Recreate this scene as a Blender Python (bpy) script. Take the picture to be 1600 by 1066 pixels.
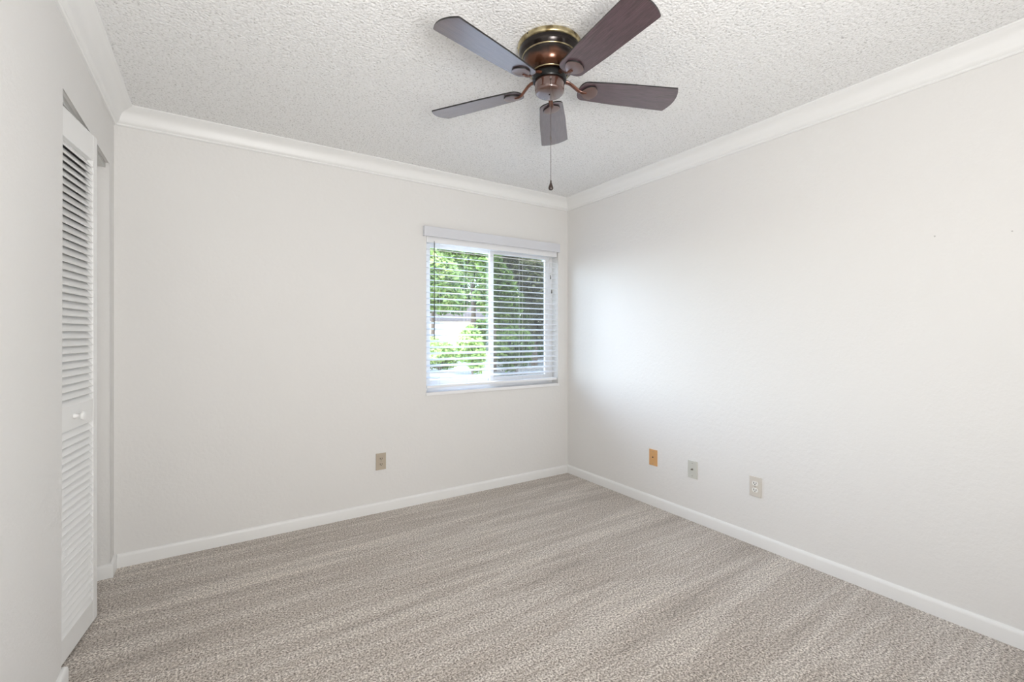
import bpy, bmesh, math, random
from mathutils import Vector, Matrix
for o in list(bpy.data.objects): bpy.data.objects.remove(o, do_unlink=True)
S = bpy.context.scene
C = S.collection
PI = math.pi
random.seed(7)

# ------------------------------------------------------------------ camera, sky, sun, lights, exposure
CAM = (0.0, 0.0, 1.233)
cd = bpy.data.cameras.new('camera'); cam = bpy.data.objects.new('camera', cd); C.objects.link(cam)
cam.location = CAM; cam.rotation_euler = (PI/2, 0, -math.radians(33.05))
cd.sensor_width = 36; cd.lens = 36*714.5/1600; cd.shift_y = -(533-524)/1600; cd.clip_start = 0.02
S.camera = cam

S.view_settings.view_transform = 'Standard'; S.view_settings.look = 'None'
S.view_settings.gamma = 1; S.view_settings.use_curve_mapping = False
S.view_settings.exposure = 0.0

W = bpy.data.worlds.new('sky'); S.world = W; W.use_nodes = True
wn = W.node_tree; bg = wn.nodes['Background']
sky = wn.nodes.new('ShaderNodeTexSky'); sky.sky_type = 'NISHITA'; sky.sun_disc = False
sky.sun_elevation = math.radians(48); sky.sun_rotation = math.radians(200)
wn.links.new(sky.outputs[0], bg.inputs[0]); bg.inputs[1].default_value = 1.9

def light(name, kind, loc, rot, energy, color=(1,1,1), **kw):
    l = bpy.data.lights.new(name, kind); l.energy = energy; l.color = color
    for k, v in kw.items(): setattr(l, k, v)
    o = bpy.data.objects.new(name, l); C.objects.link(o); o.location = loc; o.rotation_euler = rot
    return o
light('sun', 'SUN', (0,-5,12), (math.radians(38), 0, math.radians(-25)), 2.5, (1,.96,.9), angle=math.radians(.6))
# broad bluish glow of the open sky above the trees, coming down through the window
light('sky_glow', 'SUN', (-3,12,8), Vector((.55,-.68,-.33)).to_track_quat('-Z','Y').to_euler(), 14.0, (.80,.86,1), angle=math.radians(58))
# added fill light behind the camera, shining in through the made-up rear opening
light('rear_fill', 'AREA', (1.30,-1.75,.45), (PI/2+math.radians(60),0,0), 28, (1,.985,.965), shape='RECTANGLE', size=2.0, size_y=1.1)
# photographer's soft flash standing just behind the camera, tipped up
light('soft_flash', 'AREA', (.30,-.30,1.30), (math.radians(122),0,-math.radians(15)), 39, (1,.982,.962), shape='DISK', size=.6)
p = light('window_portal', 'AREA', (1.933,3.345,1.39), (-PI/2,0,0), 1, shape='RECTANGLE', size=1.24, size_y=1.18)
p.data.cycles.is_portal = True

# ------------------------------------------------------------------ materials
def mat(name, col, rough=.6, metal=0, spec=.5, coat=0, coat_rough=.1, trans=0):
    m = bpy.data.materials.new(name); m.use_nodes = True
    b = m.node_tree.nodes['Principled BSDF']
    b.inputs['Base Color'].default_value = (*col,1); b.inputs['Roughness'].default_value = rough
    b.inputs['Metallic'].default_value = metal; b.inputs['Specular IOR Level'].default_value = spec
    b.inputs['Coat Weight'].default_value = coat; b.inputs['Coat Roughness'].default_value = coat_rough
    b.inputs['Transmission Weight'].default_value = trans
    return m
def nd(m, t, **kw):
    n = m.node_tree.nodes.new(t)
    for k, v in kw.items(): setattr(n, k, v)
    return n
def lk(m, a, b): m.node_tree.links.new(a, b)
def coords(m, scale=(1,1,1), kind='Object', rot=(0,0,0)):
    tc = nd(m, 'ShaderNodeTexCoord'); mp = nd(m, 'ShaderNodeMapping')
    mp.inputs['Scale'].default_value = scale; mp.inputs['Rotation'].default_value = rot
    lk(m, tc.outputs[kind], mp.inputs[0]); return mp.outputs[0]
def noise(m, vec, scale, detail=2, rough=.5, dist=0):
    n = nd(m, 'ShaderNodeTexNoise'); n.inputs['Scale'].default_value = scale; n.inputs['Detail'].default_value = detail
    n.inputs['Roughness'].default_value = rough; n.inputs['Distortion'].default_value = dist
    lk(m, vec, n.inputs['Vector']); return n.outputs['Fac']
def ramp(m, fac, stops):
    r = nd(m, 'ShaderNodeValToRGB'); e = r.color_ramp.elements
    while len(e) < len(stops): e.new(.5)
    for i, (p_, c) in enumerate(stops): e[i].position = p_; e[i].color = (*c,1) if len(c) == 3 else c
    lk(m, fac, r.inputs[0]); return r.outputs[0]
def math_(m, op, a, b=None, clamp=False):
    n = nd(m, 'ShaderNodeMath', operation=op); n.use_clamp = clamp
    for i, v in enumerate((a, b)):
        if v is None: continue
        if isinstance(v, (int, float)): n.inputs[i].default_value = v
        else: lk(m, v, n.inputs[i])
    return n.outputs[0]
def mul(m, a, b, fac=1.0):
    n = nd(m, 'ShaderNodeMix', data_type='RGBA', blend_type='MULTIPLY'); n.inputs[0].default_value = fac
    lk(m, a, n.inputs[6]); lk(m, b, n.inputs[7]); return n.outputs[2]
def bump(m, h, strength, dist, prev=None):
    b = nd(m, 'ShaderNodeBump'); b.inputs['Strength'].default_value = strength; b.inputs['Distance'].default_value = dist
    lk(m, h, b.inputs['Height'])
    if prev: lk(m, prev, b.inputs['Normal'])
    lk(m, b.outputs[0], m.node_tree.nodes['Principled BSDF'].inputs['Normal']); return b.outputs[0]
def base(m, c): lk(m, c, m.node_tree.nodes['Principled BSDF'].inputs['Base Color'])

def wall_mat(name, col):
    m = mat(name, col, .75, spec=.25)
    v = coords(m)
    n1 = noise(m, v, 55, 3, .55); n2 = noise(m, v, 9, 2)
    b1 = bump(m, n1, .35, .004); bump(m, n2, .15, .006, b1)
    return m
M = {}
M['wall'] = wall_mat('wall_paint', (.795,.785,.768))
M['closet'] = wall_mat('closet_paint', (.74,.73,.71))
M['ext'] = wall_mat('exterior_stucco', (.7,.66,.58))
M['trim'] = mat('trim_paint', (.86,.86,.85), .38)
M['door'] = mat('door_paint', (.84,.84,.83), .42)
M['valance'] = mat('valance_vinyl', (.69,.70,.74), .4)  # backlit shade of the valance put into a greyer copy of the vinyl
M['vinyl'] = mat('blind_vinyl', (.90,.905,.92), .35)
M['frame'] = mat('window_frame_paint', (.88,.88,.88), .4)

m = M['popcorn'] = mat('popcorn_ceiling', (.80,.79,.785), .95, spec=.1)
v = coords(m)
vo = nd(m, 'ShaderNodeTexVoronoi'); vo.inputs['Scale'].default_value = 95; vo.inputs['Randomness'].default_value = 1
nz = noise(m, v, 60, 3, .6)
mx = nd(m, 'ShaderNodeMix', data_type='VECTOR'); mx.inputs[0].default_value = .008
lk(m, v, mx.inputs[4]); lk(m, nz, mx.inputs[5]); lk(m, mx.outputs[1], vo.inputs['Vector'])
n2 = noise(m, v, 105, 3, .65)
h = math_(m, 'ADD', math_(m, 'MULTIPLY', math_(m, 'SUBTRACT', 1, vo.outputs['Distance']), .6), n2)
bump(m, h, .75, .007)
base(m, ramp(m, n2, [(.33,(.60,.59,.58)), (.40,(.82,.82,.81)), (.50,(.90,.90,.895)), (1,(.93,.93,.925))]))  # dark stop puts the shade in gaps between grains into the colour

m = M['carpet'] = mat('carpet_pile', (.4,.36,.33), 1.0, spec=.05)
m.node_tree.nodes['Principled BSDF'].inputs['Sheen Weight'].default_value = .25
m.node_tree.nodes['Principled BSDF'].inputs['Sheen Roughness'].default_value = .6
v = coords(m)
g1 = noise(m, v, 125, 4, .8)
g2 = noise(m, v, 60, 3, .7)
gc = ramp(m, g1, [(.35,(.07,.055,.043)), (.44,(.33,.285,.245)), (.52,(.64,.58,.52)), (.60,(.98,.92,.86))])
gm = ramp(m, g2, [(.3,(.82,.81,.80)), (.7,(1.12,1.12,1.12))])
sv = coords(m, (.34,4.6,1), rot=(0,0,math.radians(-5)))
s1 = noise(m, sv, 2.2, 4, .62, .5)
sm = ramp(m, s1, [(.34,(.74,.72,.70)), (.455,(.95,.935,.92)), (.475,(.86,.84,.82)), (.54,(1.0,1.0,1.0)), (.68,(1.16,1.16,1.15))])
base(m, mul(m, mul(m, gc, gm), sm))
b1 = bump(m, g1, .7, .004); b2 = bump(m, g2, .5, .01, b1); bump(m, s1, .5, .03, b2)

# fan finishes
m = M['bronze'] = mat('burnt_bronze', (.12,.045,.02), .25, metal=.6, coat=.3, coat_rough=.15)
v = coords(m); nb = noise(m, v, 14, 3, .6)
sx = nd(m, 'ShaderNodeSeparateXYZ'); lk(m, v, sx.inputs[0])
zz = math_(m, 'ADD', math_(m, 'MULTIPLY', math_(m, 'ADD', sx.outputs[2], .135), 7.4), math_(m, 'MULTIPLY', math_(m, 'SUBTRACT', nb, .5), .5))
base(m, ramp(m, zz, [(.04,(.012,.008,.007)), (.16,(.085,.030,.012)), (.34,(.10,.036,.016)), (.47,(.014,.008,.006)), (1,(.012,.008,.007))]))
m = M['copper'] = mat('brushed_copper_brown', (.20,.075,.045), .3, metal=.5, coat=.5)
v = coords(m); base(m, ramp(m, noise(m, v, 30, 3), [(.3,(.045,.018,.012)), (.7,(.17,.062,.036))]))
M['cup'] = mat('cup_copper', (.085,.036,.026), .25, metal=.3, coat=1)
M['cup'].node_tree.nodes['Principled BSDF'].inputs['Coat IOR'].default_value = 1.8
M['iron_plate'] = mat('satin_bronze_plate', (.15,.095,.085), .35, metal=.3, coat=.6)
M['black'] = mat('black_metal', (.006,.006,.006), .3, spec=.3)
m = M['brass'] = mat('antique_brass', (.42,.34,.18), .3, metal=.85)
v = coords(m); base(m, ramp(m, noise(m, v, 25, 3), [(.35,(.20,.15,.07)), (.65,(.60,.52,.32))]))
m = M['blade'] = mat('blade_wood', (.1,.07,.08), .38, spec=.6, coat=1, coat_rough=.22)
m.node_tree.nodes['Principled BSDF'].inputs['Coat IOR'].default_value = 1.7
v = coords(m, (2,28,28)); gw = noise(m, v, 6, 5, .65, 1.2)
base(m, ramp(m, gw, [(.3,(.024,.009,.013)), (.5,(.058,.028,.037)), (.75,(.10,.055,.066))])); bump(m, gw, .12, .002)
M['edge'] = mat('blade_dark_edge', (.012,.011,.011), .4)
M['chain'] = mat('chain_metal', (.16,.13,.12), .35, metal=.8)
M['fob'] = mat('fob_wood', (.03,.018,.014), .3)
# plates
M['almond'] = mat('almond_plastic', (.50,.43,.34), .35)
M['tan'] = mat('aged_tan_plastic', (.68,.38,.16), .4)
M['grey'] = mat('pale_grey_plastic', (.60,.60,.55), .35)
M['ivory'] = mat('ivory_plastic', (.66,.62,.56), .35)
M['white'] = mat('white_plastic', (.85,.84,.8), .35)
M['slot'] = mat('dark_slot', (.03,.025,.02), .6)
M['screw'] = mat('screw_metal', (.35,.33,.3), .35, metal=.8)
M['wand'] = mat('wand_grey', (.10,.10,.10), .25)  # backlit darkness against the window put into the wand colour
M['cord'] = mat('cord_white', (.82,.82,.8), .7)
M['tassel'] = mat('tassel_grey', (.2,.19,.17), .5)
M['smudge'] = mat('wall_smudge', (.52,.51,.49), .8)
M['track'] = mat('track_metal', (.62,.62,.60), .4, metal=.3)

m = M['glass'] = bpy.data.materials.new('window_glass'); m.use_nodes = True
nt = m.node_tree; nt.nodes.remove(nt.nodes['Principled BSDF'])
tr = nt.nodes.new('ShaderNodeBsdfTransparent'); gl = nt.nodes.new('ShaderNodeBsdfGlossy'); gl.inputs['Roughness'].default_value = .02
ms = nt.nodes.new('ShaderNodeMixShader')
tr.inputs[0].default_value = (.96,.98,.97,1)
ms.inputs[0].default_value = .06; nt.links.new(tr.outputs[0], ms.inputs[1]); nt.links.new(gl.outputs[0], ms.inputs[2])
nt.links.new(ms.outputs[0], nt.nodes['Material Output'].inputs[0])
m = M['screen'] = bpy.data.materials.new('insect_screen'); m.use_nodes = True
nt = m.node_tree; nt.nodes.remove(nt.nodes['Principled BSDF'])
tr = nt.nodes.new('ShaderNodeBsdfTransparent'); df = nt.nodes.new('ShaderNodeBsdfDiffuse'); df.inputs[0].default_value = (.10,.095,.09,1)
ms = nt.nodes.new('ShaderNodeMixShader'); ms.inputs[0].default_value = .42
nt.links.new(tr.outputs[0], ms.inputs[1]); nt.links.new(df.outputs[0], ms.inputs[2]); nt.links.new(ms.outputs[0], nt.nodes['Material Output'].inputs[0])

def leaf_mat(name, dark, mid, lite):
    m = mat(name, mid, .55, spec=.3)
    b = m.node_tree.nodes['Principled BSDF']
    v = coords(m); n = noise(m, v, 1.6, 4, .7)
    c = ramp(m, n, [(.3,dark), (.5,mid), (.68,lite)]); base(m, c)
    t = nd(m, 'ShaderNodeBsdfTranslucent'); lk(m, c, t.inputs[0])
    x = nd(m, 'ShaderNodeMixShader'); x.inputs[0].default_value = .35
    out = m.node_tree.nodes['Material Output']
    lk(m, b.outputs[0], x.inputs[1]); lk(m, t.outputs[0], x.inputs[2]); lk(m, x.outputs[0], out.inputs[0])
    return m
M['leaf_bright'] = leaf_mat('leaf_bright', (.10,.17,.05), (.30,.43,.12), (.62,.70,.32))
M['leaf_mid'] = leaf_mat('leaf_mid', (.05,.09,.02), (.14,.23,.045), (.32,.44,.12))
M['leaf_dark'] = leaf_mat('leaf_dark', (.055,.065,.03), (.14,.155,.065), (.32,.33,.16))
M['bark'] = mat('bark', (.12,.09,.065), .9)
m = M['ground'] = mat('pale_gravel_ground', (.6,.57,.52), .95)
v = coords(m); base(m, ramp(m, noise(m, v, 2.5, 6, .75), [(.3,(.20,.19,.17)), (.55,(.32,.31,.28)), (.75,(.44,.43,.40))]))
M['house'] = mat('pale_house_stucco', (.93,.84,.80), .8)
M['roof'] = mat('brown_shingles', (.10,.08,.07), .9)

# ------------------------------------------------------------------ mesh helpers
def tag(o, label=None, cat=None, group=None, kind=None):
    for k, v_ in (('label',label), ('category',cat), ('group',group), ('kind',kind)):
        if v_: o[k] = v_
    return o
def obj(name, bm, m, parent=None, smooth=False, recalc=True):
    if recalc: bmesh.ops.recalc_face_normals(bm, faces=bm.faces)
    me = bpy.data.meshes.new(name); bm.to_mesh(me); bm.free()
    for x in (m if isinstance(m, list) else [m]): me.materials.append(x)
    if smooth:
        me.polygons.foreach_set('use_smooth', [True]*len(me.polygons))
        try: me.set_sharp_from_angle(angle=math.radians(38))
        except Exception: pass
    o = bpy.data.objects.new(name, me); C.objects.link(o); o.parent = parent
    return o
def empty(name, loc, rz=0):
    o = bpy.data.objects.new(name, None); C.objects.link(o); o.location = loc; o.rotation_euler = (0,0,rz); o.empty_display_size = .05
    return o
def box(bm, x0, x1, y0, y1, z0, z1, bev=0, mtx=None, mi=0):
    vs = [bm.verts.new(p_) for p_ in ((x0,y0,z0),(x1,y0,z0),(x1,y1,z0),(x0,y1,z0),(x0,y0,z1),(x1,y0,z1),(x1,y1,z1),(x0,y1,z1))]
    fs = [bm.faces.new([vs[i] for i in q]) for q in ((3,2,1,0),(4,5,6,7),(0,1,5,4),(1,2,6,5),(2,3,7,6),(3,0,4,7))]
    for f in fs: f.material_index = mi
    if mtx is not None: bmesh.ops.transform(bm, matrix=mtx, verts=vs)
    if bev:
        es = list({e for f in fs for e in f.edges})
        bmesh.ops.bevel(bm, geom=es, offset=bev, segments=2, profile=.6, affect='EDGES', material=-1)
def lathe(bm, prof, n=48, mtx=None, cap=True):
    rings = []
    for r, z in prof:
        if r < 1e-6: rings.append([bm.verts.new((0,0,z))])
        else: rings.append([bm.verts.new((r*math.cos(2*PI*i/n), r*math.sin(2*PI*i/n), z)) for i in range(n)])
    for a, b in zip(rings, rings[1:]):
        if len(a) == 1 and len(b) == 1: continue
        for i in range(n):
            j = (i+1) % n
            if len(a) == 1: bm.faces.new((a[0], b[j], b[i]))
            elif len(b) == 1: bm.faces.new((a[i], a[j], b[0]))
            else: bm.faces.new((a[i], a[j], b[j], b[i]))
    if cap:
        for r in (rings[0], rings[-1]):
            if len(r) > 2: bm.faces.new(r)
    if mtx is not None: bmesh.ops.transform(bm, matrix=mtx, verts=[v_ for r in rings for v_ in r])
def tube(bm, pts, rad, n=10, flat=1.0):
    pts = [Vector(p_) for p_ in pts]; rings = []
    for i, p_ in enumerate(pts):
        t = (pts[min(i+1,len(pts)-1)] - pts[max(i-1,0)]).normalized()
        up = Vector((0,1,0)) if abs(t.y) < .9 else Vector((1,0,0))
        a = t.cross(up).normalized(); b = t.cross(a).normalized()
        r = rad[i] if isinstance(rad, (list,tuple)) else rad
        rings.append([bm.verts.new(p_ + a*math.cos(2*PI*k/n)*r*flat + b*math.sin(2*PI*k/n)*r) for k in range(n)])
    for a, b in zip(rings, rings[1:]):
        for i in range(n): bm.faces.new((a[i], a[(i+1)%n], b[(i+1)%n], b[i]))
    bm.faces.new(rings[0]); bm.faces.new(rings[-1])
def prism(bm, outline, z0, z1, bev=0, mtx=None, segs=2):
    a = [bm.verts.new((x,y,z0)) for x, y in outline]; b = [bm.verts.new((x,y,z1)) for x, y in outline]
    n = len(outline); fs = [bm.faces.new(a[::-1]), bm.faces.new(b)]
    for i in range(n): fs.append(bm.faces.new((a[i], a[(i+1)%n], b[(i+1)%n], b[i])))
    if bev:
        bmesh.ops.bevel(bm, geom=list({e for f in fs[:2] for e in f.edges}), offset=bev, segments=segs, profile=.5, affect='EDGES')
    if mtx is not None: bmesh.ops.transform(bm, matrix=mtx, verts=bm.verts)
def sweep(bm, path, prof, z0=0, zsign=1, closed=False):
    # path: 2-D polyline with the room on its left; prof: (distance from wall, height)
    n = len(path); P = [Vector(p_) for p_ in path]; rings = []
    for i in range(n):
        def nrm(a, b): d = (b-a).normalized(); return Vector((-d.y, d.x))
        n1 = nrm(P[i-1], P[i]) if (i > 0 or closed) else None
        n2 = nrm(P[i], P[(i+1)%n]) if (i < n-1 or closed) else None
        if n1 is None: mt = n2
        elif n2 is None: mt = n1
        else: mt = (n1+n2)/(1+n1.dot(n2))
        rings.append([bm.verts.new((P[i].x+mt.x*d, P[i].y+mt.y*d, z0+zsign*h_)) for d, h_ in prof])
    k = len(prof)
    rng = range(n) if closed else range(n-1)
    for i in rng:
        a, b = rings[i], rings[(i+1)%n]
        for j in range(k): bm.faces.new((a[j], a[(j+1)%k], b[(j+1)%k], b[j]))
    if not closed: bm.faces.new(rings[0]); bm.faces.new(rings[-1])

# ------------------------------------------------------------------ room shell
XL, XR, YB, YR, H = -.446, 2.665, 3.177, -.75, 2.44
OY0, OY1, OZ = 2.195, 3.07, 2.110          # closet opening in the left wall
TW = .115
WX0, WX1, WZ0, WZ1 = 1.312, 2.555, .805, 1.985   # window opening
def struct(name, bm, m, label, cat, **kw):
    return tag(obj(name, bm, m, **kw), label, cat, kind='structure')

bm = bmesh.new(); box(bm, -1.25, XR+.12, -2.2, YB+.16, -.12, 0)
struct('floor', bm, M['carpet'], 'taupe cut-pile carpet floor with vacuum streaks', 'floor')
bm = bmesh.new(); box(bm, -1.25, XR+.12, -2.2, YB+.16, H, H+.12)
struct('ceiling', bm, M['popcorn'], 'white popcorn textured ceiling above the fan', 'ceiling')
bm = bmesh.new()
T = .16
box(bm, -1.25, WX0, YB, YB+T, 0, H); box(bm, WX1, XR+.12, YB, YB+T, 0, H)
box(bm, WX0, WX1, YB, YB+T, 0, WZ0); box(bm, WX0, WX1, YB, YB+T, WZ1, H)
struct('wall_back', bm, M['wall'], 'off-white textured far wall holding the window with blinds', 'wall')
bm = bmesh.new(); box(bm, XR, XR+.12, -2.2, YB, 0, H)
wr = struct('wall_right', bm, M['wall'], 'long off-white textured wall on the right, lit by the window', 'wall')
for (y, z, r) in ((.6745,1.670,.0035), (.4405,1.648,.0028)):
    bm = bmesh.new(); bmesh.ops.create_uvsphere(bm, u_segments=12, v_segments=6, radius=r, matrix=Matrix.Translation((XR,y,z)) @ Matrix.Diagonal((.12,1,1,1)))
    obj('filled_nail_hole', bm, M['smudge'], wr)
# left wall: U-shaped outline with the closet opening, extruded
bm = bmesh.new()
out = [(-2.2,0),(OY0,0),(OY0,OZ),(OY1,OZ),(OY1,0),(YB,0),(YB,H),(-2.2,H)]
a = [bm.verts.new((XL,y,z)) for y, z in out]; b = [bm.verts.new((XL-TW,y,z)) for y, z in out]
bm.faces.new(a); bm.faces.new(b[::-1])
for i in range(8): bm.faces.new((a[i], b[i], b[(i+1)%8], a[(i+1)%8]))
es = [e for e in bm.edges if set(e.verts) <= {a[1],a[2],a[3],a[4]} and not set(e.verts) == {a[1],a[4]}]
bmesh.ops.bevel(bm, geom=es, offset=.009, segments=4, profile=.5, affect='EDGES')
struct('wall_left', bm, M['wall'], 'off-white left wall in front with the closet opening', 'wall', smooth=True)
# closet interior
bm = bmesh.new()
box(bm, -1.25, -1.15, 1.3, YB, 0, H); box(bm, -1.15, XL-TW, 1.2, 1.3, 0, H)
struct('wall_closet', bm, M['closet'], 'plain inner walls of the closet behind the louvered door', 'wall')
# unseen rear wall; its opening and the wall beyond are added for the fill
bm = bmesh.new()
box(bm, XL, -.1, YR-.12, YR, 0, H); box(bm, 2.2, XR, YR-.12, YR, 0, H); box(bm, -.1, 2.2, YR-.12, YR, 2.2, H)
struct('wall_rear', bm, M['wall'], 'unseen rear wall behind the viewer with a wide opening added for the fill light', 'wall')
bm = bmesh.new(); box(bm, XL-TW, XR+.12, -2.3, -2.2, 0, H)
struct('wall_fill_back', bm, M['wall'], 'unseen wall added behind the fill light beyond the rear opening', 'wall')

# crown moulding: one object per side
def arc(c, r0, r1, a0, a1, n):
    return [(c[0]+r0*math.cos(a0+(a1-a0)*i/n), c[1]+r1*math.sin(a0+(a1-a0)*i/n)) for i in range(n+1)]
cove = [(.026+.045*t+ .010*math.sin(PI*t)*-1*.9, .070-.056*t - .010*math.sin(PI*t)*.9) for t in [i/8 for i in range(9)]]
crown = [(0,.094),(.009,.094),(.0135,.090),(.0135,.084),(.018,.081),(.023,.076),(.026,.070)] + cove[1:] + [(.0745,.011),(.081,.009),(.085,.006),(.085,0),(0,0)]
cp = {'trim_1': ((XL,YB),(XL,YR), 'white crown moulding along the top of the left wall'),
      'trim_2': ((XR,YB),(XL,YB), 'white crown moulding along the top of the window wall'),
      'trim_3': ((XR,YR),(XR,YB), 'white crown moulding along the top of the right wall')}
corners = [(XL,YB),(XL,YR),(XR,YR),(XR,YB)]   # room on the left when walked in this order
for nm, (p0, p1, lab) in cp.items():
    bm = bmesh.new(); dx = Vector(p1)-Vector(p0); dx.normalize(); nx = Vector((-dx.y,dx.x))
    rings = []
    for P0, s in ((Vector(p0),1), (Vector(p1),-1)):
        rings.append([bm.verts.new((P0.x+nx.x*d+dx.x*d*s, P0.y+nx.y*d+dx.y*d*s, H-h_)) for d, h_ in crown])
    k = len(crown)
    for j in range(k): bm.faces.new((rings[0][j], rings[0][(j+1)%k], rings[1][(j+1)%k], rings[1][j]))
    bm.faces.new(rings[0]); bm.faces.new(rings[1])
    struct(nm, bm, M['trim'], lab, 'crown moulding', smooth=True)
# baseboards
bp = [(0,0),(.014,0),(.014,.054),(.0125,.062),(.0085,.068),(.004,.071),(0,.071)]
def baseboard(name, path, lab):
    bm = bmesh.new(); sweep(bm, path, bp); struct(name, bm, M['trim'], lab, 'baseboard', smooth=True)
baseboard('baseboard_back', [(XR-.0142,YB),(XL+.0142,YB)], 'white baseboard under the window wall')
baseboard('baseboard_right', [(XR,YR),(XR,YB)], 'white baseboard along the right wall under the outlet plates')
baseboard('baseboard_closet', [(XL,YB),(XL,OY1),(XL-TW,OY1)], 'short white baseboard wrapping the far corner of the closet opening')
baseboard('baseboard_left', [(XL-TW,OY0),(XL,OY0),(XL,YR)], 'white baseboard end on the near left wall')

# ------------------------------------------------------------------ window_1
win = tag(empty('window_1', ((WX0+WX1)/2, YB+.09, WZ0)), 'white two-pane sliding window behind the blinds', 'window', kind='structure')
def wobj(name, bm, m, parent=win, **kw):
    bmesh.ops.translate(bm, verts=bm.verts, vec=-Vector(win.location)); return obj(name, bm, m, parent, **kw)
bm = bmesh.new(); box(bm, WX0-.004, WX1+.004, YB-.012, YB+.09, WZ0-.020, WZ0+.004, .004)
wobj('sill', bm, M['frame'])
fy0, fy1 = YB+.085, YB+.135
bm = bmesh.new()
box(bm, WX0, WX0+.04, fy0, fy1, WZ0, WZ1, .003); box(bm, WX1-.04, WX1, fy0, fy1, WZ0, WZ1, .003)
box(bm, WX0+.04, WX1-.04, fy0, fy1, WZ0, WZ0+.045, .003); box(bm, WX0+.04, WX1-.04, fy0, fy1, WZ1-.04, WZ1, .003)
wobj('window_frame', bm, M['frame'])
xm = 1.935
for (x0, x1, y0) in ((WX0+.04, xm+.022, fy0+.027), (xm-.030, WX1-.04, fy0+.004)):
    bm = bmesh.new(); y1 = y0+.019; z0, z1 = WZ0+.045, WZ1-.04; w = .037
    box(bm, x0, x0+w, y0, y1, z0, z1, .002); box(bm, x1-w, x1, y0, y1, z0, z1, .002)
    box(bm, x0+w, x1-w, y0, y1, z0, z0+w, .002); box(bm, x0+w, x1-w, y0, y1, z1-w, z1, .002)
    s_ = wobj('sash', bm, M['frame'])
    bm = bmesh.new(); box(bm, x0+w, x1-w, y0+.008, y0+.012, z0+w, z1-w); wobj('pane', bm, M['glass'], s_)
bm = bmesh.new(); box(bm, xm, WX1-.042, fy0+.0475, fy0+.0485, WZ0+.047, WZ1-.042); wobj('insect_screen', bm, M['screen'])

# ------------------------------------------------------------------ window blind
bl = tag(empty('window_blind', ((WX0+WX1)/2, YB+.035, WZ0+.006)), 'white horizontal slat blind hanging open inside the window', 'window blind')
def bobj(name, bm, m, parent=bl, **kw):
    bmesh.ops.translate(bm, verts=bm.verts, vec=-Vector(bl.location)); return obj(name, bm, m, parent, **kw)
bm = bmesh.new()
box(bm, 1.284, 2.552, YB-.034, YB-.024, 1.962, 2.036, .0035)
box(bm, 1.284, 1.292, YB-.024, YB-.001, 1.962, 2.036, .001); box(bm, 2.544, 2.552, YB-.024, YB-.001, 1.962, 2.036, .001)
bobj('valance', bm, M['valance'])
bm = bmesh.new(); box(bm, WX0+.006, WX1-.006, YB+.008, YB+.062, 1.925, 1.972, .003); bobj('headrail', bm, M['vinyl'])
bm = bmesh.new()
tilt = math.radians(13); yc = YB+.035; x0, x1 = WX0+.008, WX1-.008
NS = 22
for k in range(NS):
    zc = 1.876-.0459*k
    lo = []
    for xx in (x0, x1):
        top, bot = [], []
        for i in range(5):
            t = -1+.5*i; y_ = t*.025; z_ = .0022*(1-t*t)
            for lst, dz in ((top,.0014), (bot,-.0014)):
                Y = y_*math.cos(tilt)-(z_+dz)*math.sin(tilt); Z = y_*math.sin(tilt)+(z_+dz)*math.cos(tilt)
                lst.append(bm.verts.new((xx, yc+Y, zc+Z)))
        lo.append(top+bot[::-1])
    n = len(lo[0])
    for j in range(n): bm.faces.new((lo[0][j], lo[0][(j+1)%n], lo[1][(j+1)%n], lo[1][j]))
    bm.faces.new(lo[0]); bm.faces.new(lo[1])
bobj('slats', bm, M['vinyl'], smooth=True)
bm = bmesh.new(); box(bm, x0, x1, yc-.026, yc+.026, .838, .858, .004); bobj('bottom_rail', bm, M['vinyl'])
for cx in (1.42, 1.655, 2.18, 2.44):
    bm = bmesh.new()
    for dy in (-.027, .027): tube(bm, [(cx,yc+dy,1.93),(cx,yc+dy,.855)], .0008, 6)
    bobj('ladder_cord', bm, M['cord'])
bm = bmesh.new(); tube(bm, [(1.373,YB-.006,1.935),(1.373,YB-.006,1.92)], .0022, 8); tube(bm, [(1.373,YB-.006,1.922),(1.373,YB-.008,1.20)], .0038, 6)
wd = bobj('tilt_wand', bm, M['wand'])
for cx, zt in ((2.462,1.725), (2.474,1.60)):
    bm = bmesh.new(); tube(bm, [(cx,YB-.004,1.93),(cx+.002,YB-.008,zt+.03)], .0009, 6); lc = bobj('lift_cord', bm, M['cord'])
    bm = bmesh.new(); lathe(bm, [(.001,.034),(.003,.032),(.0052,.012),(.006,.003),(.0045,0)], 12, Matrix.Translation((cx+.002,YB-.008,zt)))
    bobj('tassel', bm, M['tassel'], lc, smooth=True)

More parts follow.
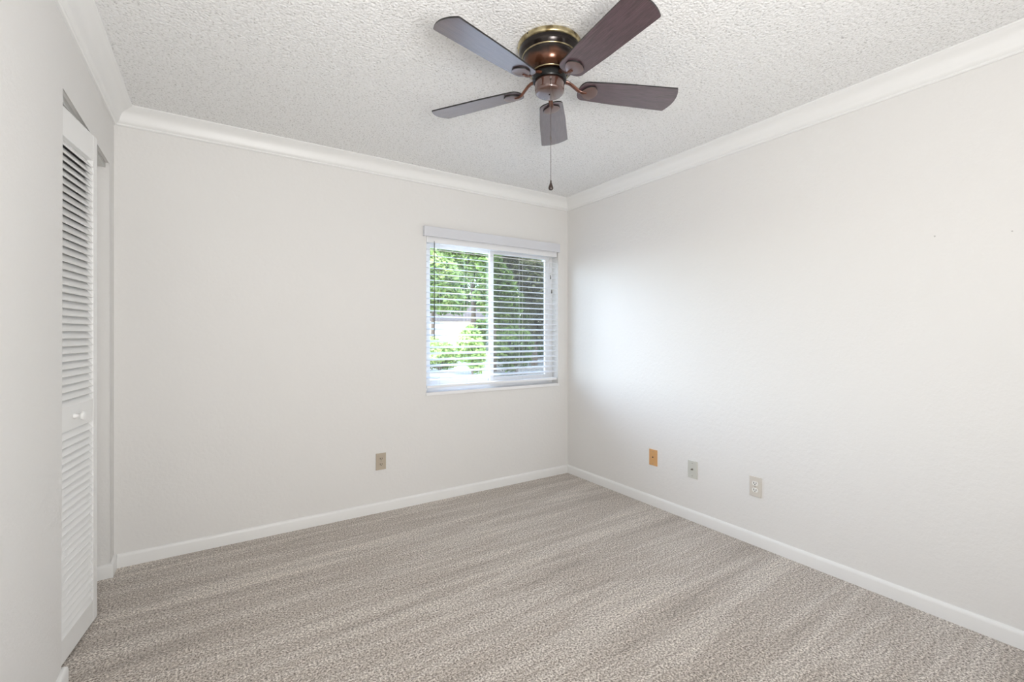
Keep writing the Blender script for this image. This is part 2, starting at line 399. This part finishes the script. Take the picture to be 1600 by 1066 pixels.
# ------------------------------------------------------------------ louvered bifold closet door
door = tag(empty('door_1', (-.478,2.205,.02)), 'white louvered bifold closet door standing slightly folded out', 'door', kind='structure')
def leaf(p0, p1, knob):
    # local x runs along the leaf, local y is the room-side normal
    d = Vector(p1)-Vector(p0); L = d.length; ang = math.atan2(d.y, d.x)
    t = .028; z0, z1 = 0, 2.061
    mtx = Matrix.Translation(Vector((p0[0],p0[1],.02))-Vector(door.location)) @ Matrix.Rotation(ang, 4, 'Z')
    bm = bmesh.new(); sw = .042
    box(bm, 0, sw, 0, t, z0, z1, .003); box(bm, L-sw, L, 0, t, z0, z1, .003)
    for a_, b_ in ((z0,.092), (.852,.943), (1.952,z1)): box(bm, sw-.002, L-sw+.002, .001, t-.001, a_, b_, .002)
    f = obj('door_leaf', bm, M['door'], door); f.matrix_local = mtx
    for a_, b_ in ((.092,.852), (.943,1.952)):
        bm = bmesh.new(); n = round((b_-a_)/.0292); pz = (b_-a_)/n
        for k in range(n):
            zc = a_+pz*(k+.5)
            # room face is local y = 0; its lower edge stands at the room side
            R = Matrix.Translation((0,t/2,zc)) @ Matrix.Rotation(math.radians(54), 4, 'X')
            box(bm, sw-.004, L-sw+.004, -.0200, .0200, -.0028, .0028, .0007, R)
        lo = obj('louvers', bm, M['door'], f)
    if knob:
        bm = bmesh.new()
        lathe(bm, [(.011,0),(.0105,.003),(.007,.008),(.0065,.014),(.010,.020),(.0165,.024),(.0175,.028),(.016,.032),(.010,.0345),(0,.0355)], 32,
              Matrix.Translation((L*.50-.01,.0005,.90)) @ Matrix.Rotation(PI/2, 4, 'X'))
        obj('knob', bm, M['trim'], f, smooth=True)
    return f
# room face: going from far edge to near edge puts local +y ... choose so that +y points into the closet
leaf((-.482,2.205), (-.4245,2.631), True)
leaf((-.4245-.001,2.637), (-.500,3.045), False)
bm = bmesh.new(); o_ = Vector(door.location)
box(bm, -.500, -.463, OY0+.002, OY1-.002, 2.085, 2.1095, .001); bmesh.ops.translate(bm, verts=bm.verts, vec=-o_)
obj('track', bm, M['track'], door)

# ------------------------------------------------------------------ ceiling fan
FX, FY = 1.170, 1.512
fan = tag(empty('ceiling_fan', (FX,FY,H)), 'bronze flush-mount ceiling fan with five dark wooden blades and a pull chain', 'ceiling fan')
def fobj(name, bm, m, **kw): return obj(name, bm, m, fan, **kw)
def fz(prof): return [(r, z-H) for r, z in prof]
bm = bmesh.new(); lathe(bm, fz([(.128,2.44),(.132,2.436),(.1325,2.426),(.130,2.420),(.1265,2.4175),(.12,2.4175)]), 72); rg = fobj('mounting_ring', bm, M['brass'], smooth=True)
for k in range(8):
    a_ = 2*PI*k/8+.2
    bm = bmesh.new(); lathe(bm, [(0,.0045),(.0022,.004),(.0034,.001),(.0034,-.001)], 12, Matrix.Translation((.131*math.cos(a_),.131*math.sin(a_),-.009)) @ Matrix.Rotation(a_,4,'Z') @ Matrix.Rotation(PI/2,4,'Y'))
    obj('ring_screw', bm, M['brass'] if k % 2 else M['black'], rg, smooth=True)
bm = bmesh.new(); lathe(bm, fz([(.120,2.4178),(.1265,2.416),(.1265,2.405),(.123,2.396),(.113,2.386),(.110,2.382),(.1095,2.370),(.106,2.352),(.098,2.336),(.088,2.325),(.075,2.318),(.060,2.316)]), 72)
fobj('motor_housing', bm, M['bronze'], smooth=True)
def ring(r, z, t):
    return [(r+t*math.cos(2*PI*i/10), z+t*math.sin(2*PI*i/10)) for i in range(11)]
bm = bmesh.new(); lathe(bm, fz(ring(.1125,2.3855,.0028)), 72, cap=False); fobj('upper_trim_band', bm, M['brass'], smooth=True)
bm = bmesh.new(); lathe(bm, fz(ring(.0765,2.3185,.0026)), 72, cap=False); fobj('lower_trim_band', bm, M['brass'], smooth=True)
bm = bmesh.new(); lathe(bm, fz([(.05,2.317),(.068,2.315),(.0705,2.310),(.0705,2.292),(.067,2.286),(.05,2.285)]), 60)
fobj('rotor', bm, M['black'], smooth=True)
bm = bmesh.new(); lathe(bm, fz([(.045,2.286),(.0600,2.285),(.0615,2.281),(.0615,2.250),(.0595,2.243),(.055,2.2385),(.048,2.236),(.0,2.236)]), 60)
cup = fobj('switch_cup', bm, M['cup'], smooth=True)
bm = bmesh.new(); lathe(bm, fz([(0,2.233),(.0028,2.234),(.0032,2.2362)]), 12); obj('cup_screw', bm, M['black'], cup, smooth=True)
# blades and arms
phi0, pitch, zb = -22.6, -.191, 2.2655
def smooth_outline():
    pts = []
    r0, r1, w0, w1 = .125, .546, .053, .0705
    # inner end: rounded
    for i in range(13):
        t = PI/2+PI*i/12
        pts.append((r0+.032+.032*math.cos(t)*(1 if True else 1), w0*math.copysign(abs(math.sin(t))**.75, math.sin(t))))
    # lower side to tip (y negative)
    pts.append((.30,-.0625))
    c = .005
    pts += [(r1-c,-w1),(r1-.0015,-w1+.0012),(r1,-w1+.004)]
    for i in range(1,10):
        y = -w1+.004+(2*w1-.008)*i/10
        pts.append((r1+.019*(1-(y/(w1-.004))**2), y))
    pts += [(r1,w1-.004),(r1-.0015,w1-.0012),(r1-c,w1)]
    pts.append((.30,.0625))
    return pts
bm = bmesh.new(); prism(bm, smooth_outline(), -.003, .003, .0012)
for f in bm.faces: f.material_index = 0 if f.normal.z < -.7 or f.normal.z > .7 else 1
bmesh.ops.recalc_face_normals(bm, faces=bm.faces)
for f in bm.faces: f.material_index = 0 if abs(f.normal.z) > .9 else 1
blade0 = fobj('blade', bm, [M['blade'],M['edge']], recalc=False)
def arm_bm():
    bm = bmesh.new()
    o = []
    # shield-shaped plate under the blade, arc towards the tip, narrowing to the arm
    for i in range(13):
        a_ = -1+2*i/12
        o.append((.188+.021*(1-a_*a_), .037*a_))
    o += [(.176,.0375),(.166,.036),(.154,.029),(.145,.018),(.138,.010),(.138,-.010),(.145,-.018),(.154,-.029),(.166,-.036),(.176,-.0375)]
    prism(bm, o, -.0095, -.0030, .0012)
    for f in bm.faces:
        f.normal_update(); f.material_index = 1 if abs(f.normal.z) > .9 else 2
    path = [(.160,0,-.0105),(.145,0,-.0105),(.130,0,-.006),(.112,0,.010),(.095,0,.024),(.082,0,.031),(.064,0,.034)]
    tube(bm, path, [.0035,.0050,.0055,.0055,.0055,.0060,.0065], 12, flat=1.0)
    # widen the arm sideways
    for v_ in bm.verts:
        if v_.co.x < .163 and abs(v_.co.y) < .0068 and not (v_.co.x > .137 and v_.co.z > -.0092): v_.co.y *= 1.7
    return bm
arm0 = fobj('blade_arm', arm_bm(), [M['copper'],M['iron_plate'],M['edge']], smooth=True)
for k in range(5):
    mtx = Matrix.Translation((0,0,zb-H)) @ Matrix.Rotation(math.radians(phi0+72*k), 4, 'Z') @ Matrix.Rotation(pitch, 4, 'X')
    for src in (blade0, arm0):
        o = src
        if k: o = src.copy(); C.objects.link(o); o.parent = fan
        o.matrix_local = mtx
# pull chain
cx, cy = -.0355, -.0545
bm = bmesh.new()
tube(bm, [(cx*.9,cy*.9,2.272-H),(cx*1.06,cy*1.06,2.270-H)], .0045, 12)
tube(bm, [(cx*1.05,cy*1.05,2.269-H),(cx*1.05,cy*1.05,1.852-H)], .0010, 6)
z = 2.262
while z > 1.856:
    bmesh.ops.create_icosphere(bm, subdivisions=1, radius=.0017, matrix=Matrix.Translation((cx*1.05,cy*1.05,z-H))); z -= .0048
tube(bm, [(cx*1.05,cy*1.05,2.032-H),(cx*1.05,cy*1.05,2.018-H)], .0026, 10)
ch = fobj('pull_chain', bm, M['chain'], smooth=True)
bm = bmesh.new(); lathe(bm, [(.0015,.040),(.0028,.038),(.0032,.031),(.0060,.022),(.0095,.012),(.0100,.007),(.0080,.002),(.004,0),(0,0)], 20, Matrix.Translation((cx*1.05,cy*1.05,1.816-H)))
obj('chain_fob', bm, M['fob'], ch, smooth=True)

# ------------------------------------------------------------------ wall plates
def plate_base(root, m):
    bm = bmesh.new(); o = []
    w, h_ = .035, .0575
    # local: x across, y out of the wall (towards -y), z up
    box(bm, -w, w, -.0065, 0.0, -h_, h_)
    es = [e for e in bm.edges if all(v_.co.y < -.006 for v_ in e.verts)]
    bmesh.ops.bevel(bm, geom=es, offset=.0022, segments=2, profile=.5, affect='EDGES')
    return obj('cover_plate', bm, m, root)
def screw(root, z):
    bm = bmesh.new(); lathe(bm, [(.0032,-.002),(.0030,.0006),(.0018,.0012),(0,.0013)], 16, Matrix.Translation((0,-.0065,z)) @ Matrix.Rotation(PI/2,4,'X'))
    obj('screw', bm, M['screw'], root, smooth=True)
def duplex(name, loc, rz, pm, rm, label):
    root = tag(empty(name, loc, rz), label, 'electrical outlet'); plate_base(root, pm)
    for s in (1,-1):
        zc = .0195*s; bm = bmesh.new(); o = []
        for i in range(24):
            a_ = 2*PI*i/24; o.append((.0172*math.cos(a_), max(-.0118, min(.0118, .0172*math.sin(a_)))))
        prism(bm, o, 0, .0022, .0005, Matrix.Translation((0,-.0060,zc)) @ Matrix.Rotation(PI/2,4,'X'))
        fc = obj('socket', bm, rm, root)
        bm = bmesh.new()
        box(bm, -.0086, -.0048, -.0085, -.0080, zc-.003, zc+.0078); box(bm, .0050, .0084, -.0085, -.0080, zc-.002, zc+.0068)
        lathe(bm, [(.0030,0),(.0030,.0005)], 12, Matrix.Translation((0,-.0080,zc-.0070)) @ Matrix.Rotation(PI/2,4,'X'))
        obj('slots', bm, M['slot'], fc)
    screw(root, 0); return root
duplex('electrical_outlet', (.974,YB,.352), 0, M['almond'], M['almond'], 'almond duplex electrical outlet on the window wall below the window')
duplex('electrical_outlet', (XR,1.471,.344), PI/2*-1, M['ivory'], M['white'], 'ivory duplex electrical outlet with white sockets on the right wall')
t = tag(empty('cable_plate', (XR,2.217,.348), -PI/2), 'tan orange wall plate with one small centre hole on the right wall', 'wall plate')
plate_base(t, M['tan']); screw(t, .0415); screw(t, -.0415)
bm = bmesh.new(); lathe(bm, [(.0042,0),(.0050,.0012),(.0050,.0035),(.0036,.0040),(.0034,.0020)], 20, Matrix.Translation((0,-.0063,.003)) @ Matrix.Rotation(PI/2,4,'X'))
obj('port', bm, M['slot'], t)
t = tag(empty('cable_plate', (XR,1.892,.341), -PI/2), 'pale grey wall plate with a protruding coaxial connector on the right wall', 'wall plate')
plate_base(t, M['grey']); screw(t, .0415); screw(t, -.0415)
bm = bmesh.new(); lathe(bm, [(.0075,0),(.0075,.002)], 6, Matrix.Translation((0,-.0063,.002)) @ Matrix.Rotation(PI/2,4,'X'))
lathe(bm, [(.0046,0),(.0046,.011),(.0034,.0115),(.0030,.008)], 16, Matrix.Translation((0,-.0063,.002)) @ Matrix.Rotation(PI/2,4,'X'))
obj('coaxial_connector', bm, M['screw'], t)

# ------------------------------------------------------------------ outside
GZ = -.15
bm = bmesh.new(); box(bm, -40, 70, YB+.16, 80, GZ-.2, GZ); struct('ground', bm, M['ground'], 'pale sunlit ground outside the window', 'ground')
bm = bmesh.new(); box(bm, -1.25, XR+.12, YB+T, YB+T+.35, 2.32, 2.42)
struct('eave', bm, M['ext'], 'roof eave outside above the window', 'eave')
fx, fyv = math.sin(math.radians(33.05)), math.cos(math.radians(33.05))
def out_at(side, depth): return (side*fyv+depth*fx, -side*fx+depth*fyv)   # metres right of / ahead of the viewing axis
def leaves(bm, centres, n, size):
    tot = sum(c[3]**2 for c in centres)
    for (x, y, z, r, zs) in centres:
        for _ in range(int(n*r*r/tot)):
            d = Vector((random.gauss(0,1), random.gauss(0,1), random.gauss(0,1))).normalized()*r*(random.random()**.28)
            p_ = Vector((x+d.x, y+d.y, z+d.z*zs))
            if p_.z < GZ+.05: continue
            a_ = Vector((random.uniform(-1,1), random.uniform(-1,1), random.uniform(-1,1))).normalized()
            b_ = a_.orthogonal().normalized(); s = size*random.uniform(.6,1.3)
            vs = [bm.verts.new(p_+a_*s), bm.verts.new(p_+b_*s*.45+a_*.15*s), bm.verts.new(p_-a_*s*.8), bm.verts.new(p_-b_*s*.45+a_*.15*s)]
            bm.faces.new(vs)
def tree(side, depth, h_, crown_z, r, m, label, n=5200, size=.10, name='broadleaf_tree', group='trees outside the window'):
    x, y = out_at(side, depth)
    root = tag(empty(name, (x,y,GZ)), label, 'tree', group)
    bm = bmesh.new()
    tube(bm, [(0,0,-.1),(.05,.02,h_*.3),(-.04,.05,h_*.6),(.02,0,h_*.9)], [.16,.13,.09,.03], 10)
    for k in range(5):
        a_ = 2*PI*k/5+random.random(); zz_ = h_*(.35+.1*k)
        tube(bm, [(0,0,zz_),(.5*r*math.cos(a_),.5*r*math.sin(a_),zz_+.35*r)], [.06,.02], 7)
    obj('trunk', bm, M['bark'], root, smooth=True)
    bm = bmesh.new(); cs = []
    for k in range(60):
        a_ = 2.4*k; rr = r*random.uniform(.2,.75); zz_ = crown_z+r*.4+(h_-crown_z-r*.4)*((k*.618) % 1)
        cs.append((rr*math.cos(a_), rr*math.sin(a_), zz_, r*random.uniform(.36,.5), .8))
    leaves(bm, cs, n, size); obj('foliage', bm, m, root, recalc=False)
def shrub(side, depth, r, hz, m, label, n=2200, size=.06):
    x, y = out_at(side, depth); root = tag(empty('shrub', (x,y,GZ)), label, 'shrub', 'shrubs outside the window')
    bm = bmesh.new(); cs = [(random.uniform(-.5,.5)*r, random.uniform(-.5,.5)*r, hz*random.uniform(.25,.65), r*random.uniform(.45,.6), hz/r*.55) for _ in range(6)]
    leaves(bm, cs, n, size); obj('foliage', bm, m, root, recalc=False)
    bm = bmesh.new()
    for k in range(5):
        a_ = 2*PI*k/5; tube(bm, [(0,0,-.03),(.3*r*math.cos(a_),.3*r*math.sin(a_),hz*.5)], [.02,.008], 6)
    obj('stems', bm, M['bark'], root)
tree(-4.1, 19.8, 8.8, 2.3, 1.8, M['leaf_bright'], 'bright green tree seen through the left edge of the window', 22000, .17)
tree(-2.1, 24.5, 9.5, 2.3, 2.3, M['leaf_bright'], 'bright yellow-green tree seen through the middle of the left pane', 28000, .18)
tree(-.75, 17.6, 7.6, 1.5, 1.15, M['leaf_mid'], 'mid green tree seen beside the centre bar of the window', 10000, .14)
tree(1.0, 20.6, 8.2, .6, 1.9, M['leaf_dark'], 'dark olive tree seen through the right pane', 24000, .17)
tree(4.3, 22, 8.2, .8, 1.8, M['leaf_dark'], 'dark tree seen at the right edge of the window', 10000, .17)
for side, depth, lab in ((-10,25,'large green tree far to the left outside'),(9.5,26,'large green tree far to the right outside'),(-16,30,'large green tree farthest to the left outside'),(16,30,'large green tree farthest to the right outside')):
    tree(side, depth, 9, 1.2, 2.6, M['leaf_mid'], lab, 6000, .25)
for side, depth, lab in ((-5.9,34,'tall back row tree behind the left pane of the window'),(1.0,38.5,'tall back row tree behind the centre bar of the window'),(7.6,34.5,'tall back row tree behind the right pane'),(-12.5,38,'tall back row tree left of the window view')):
    tree(side, depth, 13, 2.7, 2.9, M['leaf_mid'], lab, 30000, .26)
shrub(-5.2, 17.3, 1.0, 1.8, M['leaf_mid'], 'green shrub low at the left edge of the window', 3500, .09)
shrub(-2.75, 17.4, 1.15, 1.6, M['leaf_bright'], 'low bright shrub under the pale patch in the left pane', 6000, .09)
shrub(-1.35, 15.6, .6, 2.0, M['leaf_bright'], 'low bright shrub right of the pale patch in the left pane', 3500, .09)
shrub(.15, 15.6, .75, 1.9, M['leaf_mid'], 'green shrub beside the centre bar of the window', 3500, .09)
shrub(1.75, 16.0, .75, 1.7, M['leaf_mid'], 'green shrub low behind the right pane', 3500, .09)
shrub(3.1, 17.0, .75, 1.8, M['leaf_dark'], 'dark shrub low at the right side of the right pane', 3500, .09)
shrub(.85, 26.7, .65, 4.6, M['leaf_mid'], 'tall narrow shrub in the gap beside the dark olive tree', 5000, .13)
hx, hy = out_at(-2.9, 28.4)
hg = tag(empty('hedge', (hx,hy,GZ), -math.radians(33.05)), 'long green hedge running behind the trees to the right of the pale patch', 'hedge')
bm = bmesh.new(); leaves(bm, [(.8+.8*k, 0, 1.2+.15*math.sin(k*2.1), .85, 1.35) for k in range(15)], 26000, .15); obj('foliage', bm, M['leaf_mid'], hg, recalc=False)
bm = bmesh.new()
for k in range(15): tube(bm, [(.8+.8*k,0,-.05),(.85+.8*k,.1,1.3)], [.04,.02], 6)
obj('stems', bm, M['bark'], hg)
# neighbouring house beyond the trees
x, y = out_at(-10.0, 44)
hs = tag(empty('house', (x,y,GZ), math.radians(-33)), 'pale stucco house wall glimpsed between the trees outside', 'house')
bm = bmesh.new(); box(bm, -6, 9, 0, 6, -.05, 2.8); obj('house_wall', bm, M['house'], hs)
bm = bmesh.new()
vs = [bm.verts.new(q) for q in ((-6.6,-.6,2.75),(9.6,-.6,2.75),(9.6,6.6,2.75),(-6.6,6.6,2.75),(-4,3,4.6),(7,3,4.6))]
for q in ((0,1,5,4),(1,2,5),(2,3,4,5),(3,0,4),(3,2,1,0)): bm.faces.new([vs[i] for i in q])
obj('roof', bm, M['roof'], hs)
